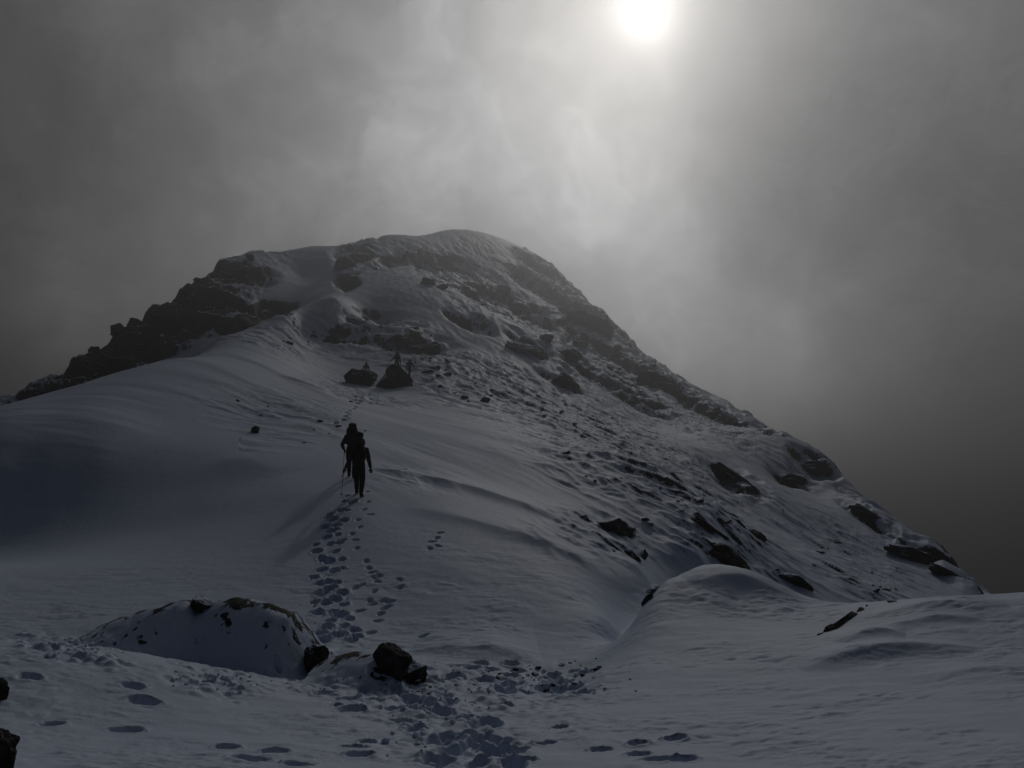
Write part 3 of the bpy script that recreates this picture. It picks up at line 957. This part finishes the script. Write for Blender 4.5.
def rounded_box(sx, sy, sz, bev, seed=0, lump=.01):
    bm = bmesh.new()
    bmesh.ops.create_cube(bm, size=1)
    for v in bm.verts:
        v.co = Vector((v.co.x * sx, v.co.y * sy, v.co.z * sz))
    bmesh.ops.bevel(bm, geom=bm.edges[:], offset=bev, segments=4, profile=.6, affect='EDGES')
    bmesh.ops.subdivide_edges(bm, edges=[e for e in bm.edges if e.calc_length() > .07], cuts=4, use_grid_fill=True)
    co = np.array([v.co[:] for v in bm.verts])
    d = n3(co * 7 + seed, seed) * lump
    for v, q in zip(bm.verts, d):
        v.co += v.co.normalized() * float(q)
    m = bpy.data.meshes.new('box')
    bm.to_mesh(m)
    bm.free()
    m.polygons.foreach_set('use_smooth', [True] * len(m.polygons))
    return m


def rod(a, b, r0, r1, seg=10):
    a, b = Vector(a), Vector(b)
    bm = bmesh.new()
    bmesh.ops.create_cone(bm, cap_ends=True, segments=seg, radius1=r0, radius2=r1, depth=(b - a).length,
                          matrix=Matrix.Translation((a + b) / 2) @ (b - a).to_track_quat('Z', 'Y').to_matrix().to_4x4())
    m = bpy.data.meshes.new('rod')
    bm.to_mesh(m)
    bm.free()
    m.polygons.foreach_set('use_smooth', [True] * len(m.polygons))
    return m


BASE = dict(pelvis=(0, .12, .93), spine=(0, .20, 1.13), chest=(0, .30, 1.34), neck=(0, .37, 1.50), head=(0, .42, 1.60), crown=(0, .43, 1.67),
            shL=(-.19, .30, 1.41), elL=(-.31, .33, 1.14), wrL=(-.40, .40, .90), shR=(.19, .30, 1.41), elR=(.27, .20, 1.13), wrR=(.33, .22, .86),
            hipL=(-.10, .13, .89), knL=(-.12, .44, .62), anL=(-.11, .46, .34), hipR=(.10, .12, .89), knR=(.11, .14, .50), anR=(.10, .0, .10))


def person(label, at_, pose=None, scale=1.0, yaw=0.0, hood=True, group=None):
    J = dict(BASE)
    J.update(pose or {})
    # both boots reach the snow below them
    cy, sy = math.cos(yaw), math.sin(yaw)
    for k in ('anL', 'anR'):
        x, y, z = J[k]
        gx, gy = at_.x + scale * (x * cy - y * sy), at_.y + scale * (x * sy + y * cy)
        g = (height(gx, gy) - at_.z) / scale
        J[k] = (x, y, g + .085)
    root = link('person', None)
    root.location = at_
    root.scale = (scale,) * 3
    root.rotation_euler = (0, 0, yaw)
    tag(root, label, 'person', group)
    names = ['pelvis', 'spine', 'chest', 'neck', 'head', 'crown', 'shL', 'elL', 'wrL', 'shR', 'elR', 'wrR', 'hipL', 'knL', 'anL', 'hipR', 'knR', 'anR']
    R = dict(pelvis=(.145, .12), spine=(.15, .115), chest=(.17, .125), neck=.062, head=.092, crown=.08, shL=.092, elL=.07, wrL=.05, shR=.092, elR=.07, wrR=.05,
             hipL=.115, knL=.09, anL=.066, hipR=.115, knR=.09, anR=.066)
    pts = [Vector(J[n]) for n in names]
    rad = [R[n] for n in names]
    E = [('pelvis', 'spine'), ('spine', 'chest'), ('chest', 'neck'), ('neck', 'head'), ('head', 'crown'), ('chest', 'shL'), ('shL', 'elL'), ('elL', 'wrL'),
         ('chest', 'shR'), ('shR', 'elR'), ('elR', 'wrR'), ('pelvis', 'hipL'), ('hipL', 'knL'), ('knL', 'anL'), ('pelvis', 'hipR'), ('hipR', 'knR'), ('knR', 'anR')]
    edges = [(names.index(a), names.index(b)) for a, b in E]
    hd = Vector(J['head'])
    for q, r in (((0, .10, -.005), .018), ((-.092, .0, -.01), .02), ((.092, 0, -.01), .02), ((0, .085, -.07), .03)):   # nose, ears, chin
        pts.append(hd + Vector(q))
        rad.append(r)
        edges.append((names.index('head'), len(pts) - 1))
    bmesh_ = skinned('body', pts, edges, rad)
    for m in (M_JACKET, M_TROUSERS, M_SKIN):
        bmesh_.materials.append(m)
    hz_, pz = Vector(J['neck']).z + .02, Vector(J['pelvis']).z - .02
    for p in bmesh_.polygons:
        c = p.center
        arm = abs(c.x) > .2
        p.material_index = 2 if (c.z > hz_ and not arm) else (1 if (c.z < pz and not arm) else 0)
    link('body', bmesh_, root)
    for s_, kn, an, out_ in ((-1, 'knL', 'anL', -.03), (1, 'knR', 'anR', .05)):
        a = Vector(J[an])
        bt = skinned('boot', [a + Vector((0, 0, .08)), a, a + Vector((0, -.05, -.045)), a + Vector((out_ * .5, .10, -.045)), a + Vector((out_, .19, -.05))],
                     [(0, 1), (1, 2), (1, 3), (3, 4)], [.062, .06, .045, .048, .036], 1, 1)
        link('boot', bt, root, [M_BOOT])
    for s_, el, wr, curl in ((-1, 'elL', 'wrL', 1.15), (1, 'elR', 'wrR', .55)):
        d = Vector(J[wr]) - Vector(J[el])
        link('glove', glove_mesh(Vector(J[wr]), d, (-s_ * .6, .7, -.2), s_, curl), root, [M_PACK])
    # hood or hat
    bm = bmesh.new()
    bmesh.ops.create_uvsphere(bm, u_segments=20, v_segments=14, radius=1)
    for v in list(bm.verts):
        if (v.co.y > .62 and v.co.z < .35) or v.co.z < -.8:
            bm.verts.remove(v)
    for v in bm.verts:
        v.co = Vector((v.co.x * .118, v.co.y * .13 - .01, v.co.z * .135 + .035)) + hd + Vector((0, -.04, .02)) * max(0, v.co.z) + Vector((0, 0, .0))
    hm = bpy.data.meshes.new('hood')
    bm.to_mesh(hm)
    bm.free()
    hm.polygons.foreach_set('use_smooth', [True] * len(hm.polygons))
    ho = link('hood', hm, root, [M_JACKET])
    sdf = ho.modifiers.new('thick', 'SOLIDIFY')
    sdf.thickness = .008
    return root, J


def backpack(label, root, J, w=.34, h=.56, d=.24, up=.0, roll=False):
    o = link('backpack', None)
    ch = Vector(J['chest'])
    sp = Vector(J['pelvis'])
    ax = (Vector(J['neck']) - sp).normalized()
    mw = root.matrix_basis
    bk = Vector((0, -ax.z, ax.y))
    c = (ch + sp) / 2 + ax * (.08 + up) + bk * (.13 + d / 2)
    q = Matrix([(1, 0, 0), (0, -bk.y, ax.y), (0, -bk.z, ax.z)]).to_4x4()
    o.matrix_basis = mw @ Matrix.Translation(c) @ q
    tag(o, label, 'backpack')
    link('main_bag', rounded_box(w, d, h, .10, 3, .02), o, [M_PACK])
    ld = link('lid', rounded_box(w * .72, d * 1.0, .24, .105, 5), o, [M_PACK])
    ld.location = (0, .0, h / 2 + .045)
    for s_ in (-1, 1):
        pk = link('side_pocket', rounded_box(.075, d * .7, h * .45, .03, 7), o, [M_PACK])
        pk.location = (s_ * (w / 2 + .02), 0, -h * .2)
        stp = skinned('shoulder_strap', [(s_ * .10, d / 2, h * .36), (s_ * .125, d / 2 + .10, h * .40), (s_ * .13, d / 2 + .26, h * .28), (s_ * .14, d / 2 + .22, -h * .05), (s_ * .15, d / 2, -h * .3)],
                      [(0, 1), (1, 2), (2, 3), (3, 4)], [(.028, .012)] * 5, 0, 1)
        link('shoulder_strap', stp, o, [M_PACK])
    if roll:
        r = link('sleeping_mat', rounded_box(.48, .18, .19, .08, 9), o, [M_PACK])
        r.location = (.14, -.02, h * .10)
        r.rotation_euler = (0, math.radians(14), 0)
    return o


def pole(label, root, hand, tip):
    o = link('trekking_pole', None)
    mw = root.matrix_basis
    a, b = mw @ Vector(hand), mw @ Vector(tip)
    b.z = height(b.x, b.y) - .05
    o.location = b
    a -= b
    d = a.normalized()
    link('shaft', rod((0, 0, 0), a * .93, .006, .0085), o, [M_POLE])
    link('grip', rod(a * .93 - d * .02, a + d * .07, .016, .019), o, [M_PACK])
    bm = bmesh.new()
    bmesh.ops.create_cone(bm, cap_ends=True, segments=16, radius1=.045, radius2=.02, depth=.012, matrix=Matrix.Translation(d * .08) @ d.to_track_quat('Z', 'Y').to_matrix().to_4x4())
    bk = bpy.data.meshes.new('basket')
    bm.to_mesh(bk)
    bm.free()
    link('basket', bk, o, [M_PACK])
    tag(o, label, 'trekking pole')


def on_ground(px, Yd):
    s, w = ray(px, 400)
    return Vector((s * Yd, Yd, height(s * Yd, Yd)))


G = 'hikers climbing the snow slope'
pA = on_ground(360, 23.4)
rA, jA = person('nearest hiker in dark clothes stepping up the trail behind a companion', pA, dict(wrL=(-.45, .30, .86), elL=(-.31, .28, 1.12)), .98, 0, group=G)
backpack('black backpack on the nearest hiker', rA, jA, .32, .50, .22)
pole('trekking pole planted low by the nearest hiker', rA, (-.50, .36, .78), (-.60, .60, .2))
pB = on_ground(352.5, 26.2)
rB, jB = person('hooded hicker'.replace('hicker', 'hiker') + ' just ahead of the nearest hiker under a taller pack', pB,
                dict(elL=(-.34, .24, 1.14), wrL=(-.29, .46, .98), elR=(.36, .22, 1.2), wrR=(.30, .46, 1.04)), 1.0, .05, group=G)
backpack('tall black backpack with a rolled mat on the hooded hiker ahead', rB, jB, .36, .60, .25, .10, True)
pole('trekking pole held upright by the hooded hiker ahead', rB, (-.30, .56, .93), (-.36, .66, .1))
pC = ground_at(408.5, 377, 73.5)
rC, jC = person('upper hiker standing clear at the right end of the big boulder', pC, dict(elR=(.36, .22, 1.15), wrR=(.46, .25, .92)), 1.0, -.2, group=G)
backpack('small dark backpack on the hiker at the right end of the boulder', rC, jC, .28, .42, .18)
pole('thin pole beside the hiker at the right end of the boulder', rC, (.50, .27, .82), (.56, .30, 0))
pD = on_ground(396.5, pC.y + 2.2)
rD, jD = person('upper bulky hiker half hidden behind the top of the big boulder', pD, dict(elL=(-.40, .25, 1.2), wrL=(-.56, .35, 1.02)), 1.12, .3, group=G)
backpack('bulky dark backpack on the hiker behind the big boulder', rD, jD, .42, .60, .30, .06)
pE = on_ground(365, 75.6)
rE, jE = person('hiker of whom only head and shoulders show above the pointed slab', pE, {}, .95, .1, group=G)
#<<OBJ

# ------------------------------------------------------------------ sky, sun, air
EXPOSURE = -3.15
K = 2 ** -EXPOSURE


def lin(v):
    v /= 255.0
    return v / 12.92 if v <= .04045 else ((v + .055) / 1.055) ** 2.4


def direction(px, py):
    s, w = ray(px, py)
    return Vector((s, 1, w)).normalized()


sun_dir = direction(646, 10)
sun_el = math.asin(sun_dir.z)
sun_az = math.atan2(sun_dir.x, sun_dir.y)

world = bpy.data.worlds.new('World')
SC.world = world
world.use_nodes = True
nt = world.node_tree
nt.nodes.clear()
wout = nt.nodes.new('ShaderNodeOutputWorld')
tc = nt.nodes.new('ShaderNodeTexCoord')
vec = tc.outputs['Generated']
sky = N(nt, 'ShaderNodeTexSky', sky_type='NISHITA', sun_disc=False, sun_elevation=sun_el, sun_rotation=sun_az, altitude=1000)


def wnoise(sc, det, rough, dist=0.0, v=vec):
    n = N(nt, 'ShaderNodeTexNoise', i_Scale=sc, i_Detail=det, i_Roughness=rough, i_Distortion=dist)
    nt.links.new(v, n.inputs['Vector'])
    return n


warp = wnoise(2.6, 5, .6)
vm = nt.nodes.new('ShaderNodeVectorMath')
vm.operation = 'MULTIPLY_ADD'
sub = nt.nodes.new('ShaderNodeVectorMath')
sub.operation = 'SUBTRACT'
nt.links.new(warp.outputs['Color'], sub.inputs[0])
sub.inputs[1].default_value = (.5, .5, .5)
nt.links.new(sub.outputs[0], vm.inputs[0])
vm.inputs[1].default_value = (.22, .22, .22)
nt.links.new(vec, vm.inputs[2])
wv = vm.outputs[0]


def angle_to(d, v):
    n = nt.nodes.new('ShaderNodeVectorMath')
    n.operation = 'NORMALIZE'
    nt.links.new(v, n.inputs[0])
    dn = nt.nodes.new('ShaderNodeVectorMath')
    dn.operation = 'DOT_PRODUCT'
    nt.links.new(n.outputs[0], dn.inputs[0])
    dn.inputs[1].default_value = d
    a = math_n(nt, 'ARCCOSINE', math_n(nt, 'MINIMUM', dn.outputs['Value'], 1.0))
    return math_n(nt, 'MULTIPLY', a, 180 / math.pi)


# luminous cloud layer: overall level, thin bright parts and thick dark banks
lum = None
base_l = lin(106)
terms = [  # picture direction of a cloud part, inner and outer radius (degrees), change of brightness
    (540, 190, 0, 17, .17), (640, 270, 0, 13, .16), (420, 110, 0, 17, .10), (600, 120, 0, 15, .01), (330, 190, 0, 14, .05), (720, 330, 0, 10, .06), (780, 420, 0, 13, .15), (100, 330, 0, 12, .05),
]
for cx, cy, r0, r1, dl in terms:
    v = maprange(nt, angle_to(direction(cx, cy), wv), r0, r1, dl, 0)
    lum = v if lum is None else math_n(nt, 'ADD', lum, v)
lum = math_n(nt, 'ADD', lum, base_l)
for cx, cy, r0, r1, ml in [(40, 140, 2, 12, .76), (880, 140, 3, 15, .56), (0, 392, .5, 5.5, .5), (1050, 630, 5, 25, .05), (260, 20, 1, 9, .85), (1000, 300, 3, 12, .8)]:
    v = maprange(nt, angle_to(direction(cx, cy), wv), r0, r1, ml, 1)
    lum = math_n(nt, 'MULTIPLY', lum, v)
cl = wnoise(3.4, 7, .56, .5, wv)
lum = math_n(nt, 'MULTIPLY', lum, maprange(nt, cl.outputs['Fac'], .25, .75, .62, 1.42, False))
cl2 = wnoise(8.0, 8, .6, .35, wv)
lum = math_n(nt, 'MULTIPLY', lum, maprange(nt, cl2.outputs['Fac'], .28, .72, .84, 1.16, False))
wisp = wnoise(5.5, 10, .68, .25, wv)
lum = math_n(nt, 'MULTIPLY', lum, maprange(nt, wisp.outputs['Fac'], .42, .70, .92, 1.30))
# dark below the horizon; unseen sky behind and overhead dimmed to cut fill on snow
sepd = nt.nodes.new('ShaderNodeSeparateXYZ')
nt.links.new(vec, sepd.inputs[0])
lum = math_n(nt, 'MULTIPLY', lum, maprange(nt, sepd.outputs[2], -.2, .07, .2, 1))
ang_sun = angle_to(sun_dir, vec)
front = maprange(nt, ang_sun, 29, 54, 1, .07)
lum = math_n(nt, 'MULTIPLY', lum, front)
# the sun behind thin cloud
ang_w = angle_to(sun_dir, wv)
glow = math_n(nt, 'MULTIPLY', math_n(nt, 'EXPONENT', math_n(nt, 'MULTIPLY', ang_w, -1 / 6.0)), .22)
lum = math_n(nt, 'ADD', lum, glow)
ang_d = math_n(nt, 'ADD', math_n(nt, 'MULTIPLY', ang_sun, .7), math_n(nt, 'MULTIPLY', ang_w, .3))
disc = math_n(nt, 'MULTIPLY', math_n(nt, 'EXPONENT', math_n(nt, 'MULTIPLY', ang_d, -1 / 1.5)), 1.75)
lum = math_n(nt, 'ADD', lum, disc)
tint = mixc(nt, maprange(nt, ang_sun, 4, 13), (1.0, .96, .90), (1.0, 1.0, 1.0))
tint = mixc(nt, maprange(nt, ang_sun, 40, 85), tint, (0.42, .70, 1.35))
cloudc = mixc(nt, 1.0, tint, (1, 1, 1), 'MULTIPLY')
sc_n = nt.nodes.new('ShaderNodeVectorMath')
sc_n.operation = 'SCALE'
nt.links.new(cloudc, sc_n.inputs[0])
nt.links.new(math_n(nt, 'MULTIPLY', lum, K / 0.1), sc_n.inputs['Scale'])
final = mixc(nt, .985, sky.outputs[0], sc_n.outputs[0])
bg = N(nt, 'ShaderNodeBackground', i_Strength=0.1)
nt.links.new(final, bg.inputs[0])
nt.links.new(bg.outputs[0], wout.inputs[0])

sl = bpy.data.lights.new('sun', 'SUN')
sl.energy = 2.5
sl.angle = math.radians(3.0)
sl.color = (1.0, .98, .95)
so = bpy.data.objects.new('sun', sl)
so.rotation_euler = sun_dir.to_track_quat('Z', 'Y').to_euler()
COL.objects.link(so)

hz = bpy.data.meshes.new('haze')
bm = bmesh.new()
bmesh.ops.create_cube(bm, size=1)
bm.to_mesh(hz)
bm.free()
haze = bpy.data.objects.new('haze', hz)
COL.objects.link(haze)
haze['kind'] = 'stuff'
zb, ztp = float(verts[:, 2].min()) - 1, float(verts[:, 2].max()) + 3
haze.location = (0, 70, (zb + ztp) / 2)
haze.scale = (6400, 6400, ztp - zb)
mh, nth, oh = new_mat('cold_mist')
pv = N(nth, 'ShaderNodeVolumePrincipled', i_Density=.0025, i_Anisotropy=.84)
pv.inputs['Color'].default_value = (.95, .95, .965, 1)
nth.links.new(pv.outputs[0], oh.inputs['Volume'])
hz.materials.append(mh)

# ------------------------------------------------------------------ camera and render settings
cam = bpy.data.cameras.new('camera')
cam.sensor_width = 36
cam.lens = F / W * 36
cam.clip_start = .05
cam.clip_end = 20000
co_ = bpy.data.objects.new('camera', cam)
co_.location = (0, 0, 0)
co_.rotation_euler = (math.pi / 2 + TH, 0, 0)
COL.objects.link(co_)
SC.camera = co_
SC.render.engine = 'CYCLES'
SC.cycles.max_bounces = 6
SC.cycles.diffuse_bounces = 3
SC.cycles.volume_bounces = 0
SC.cycles.use_denoising = True
SC.cycles.use_adaptive_sampling = True
SC.view_settings.view_transform = 'Standard'
SC.view_settings.look = 'None'
SC.view_settings.gamma = 1
SC.view_settings.exposure = EXPOSURE
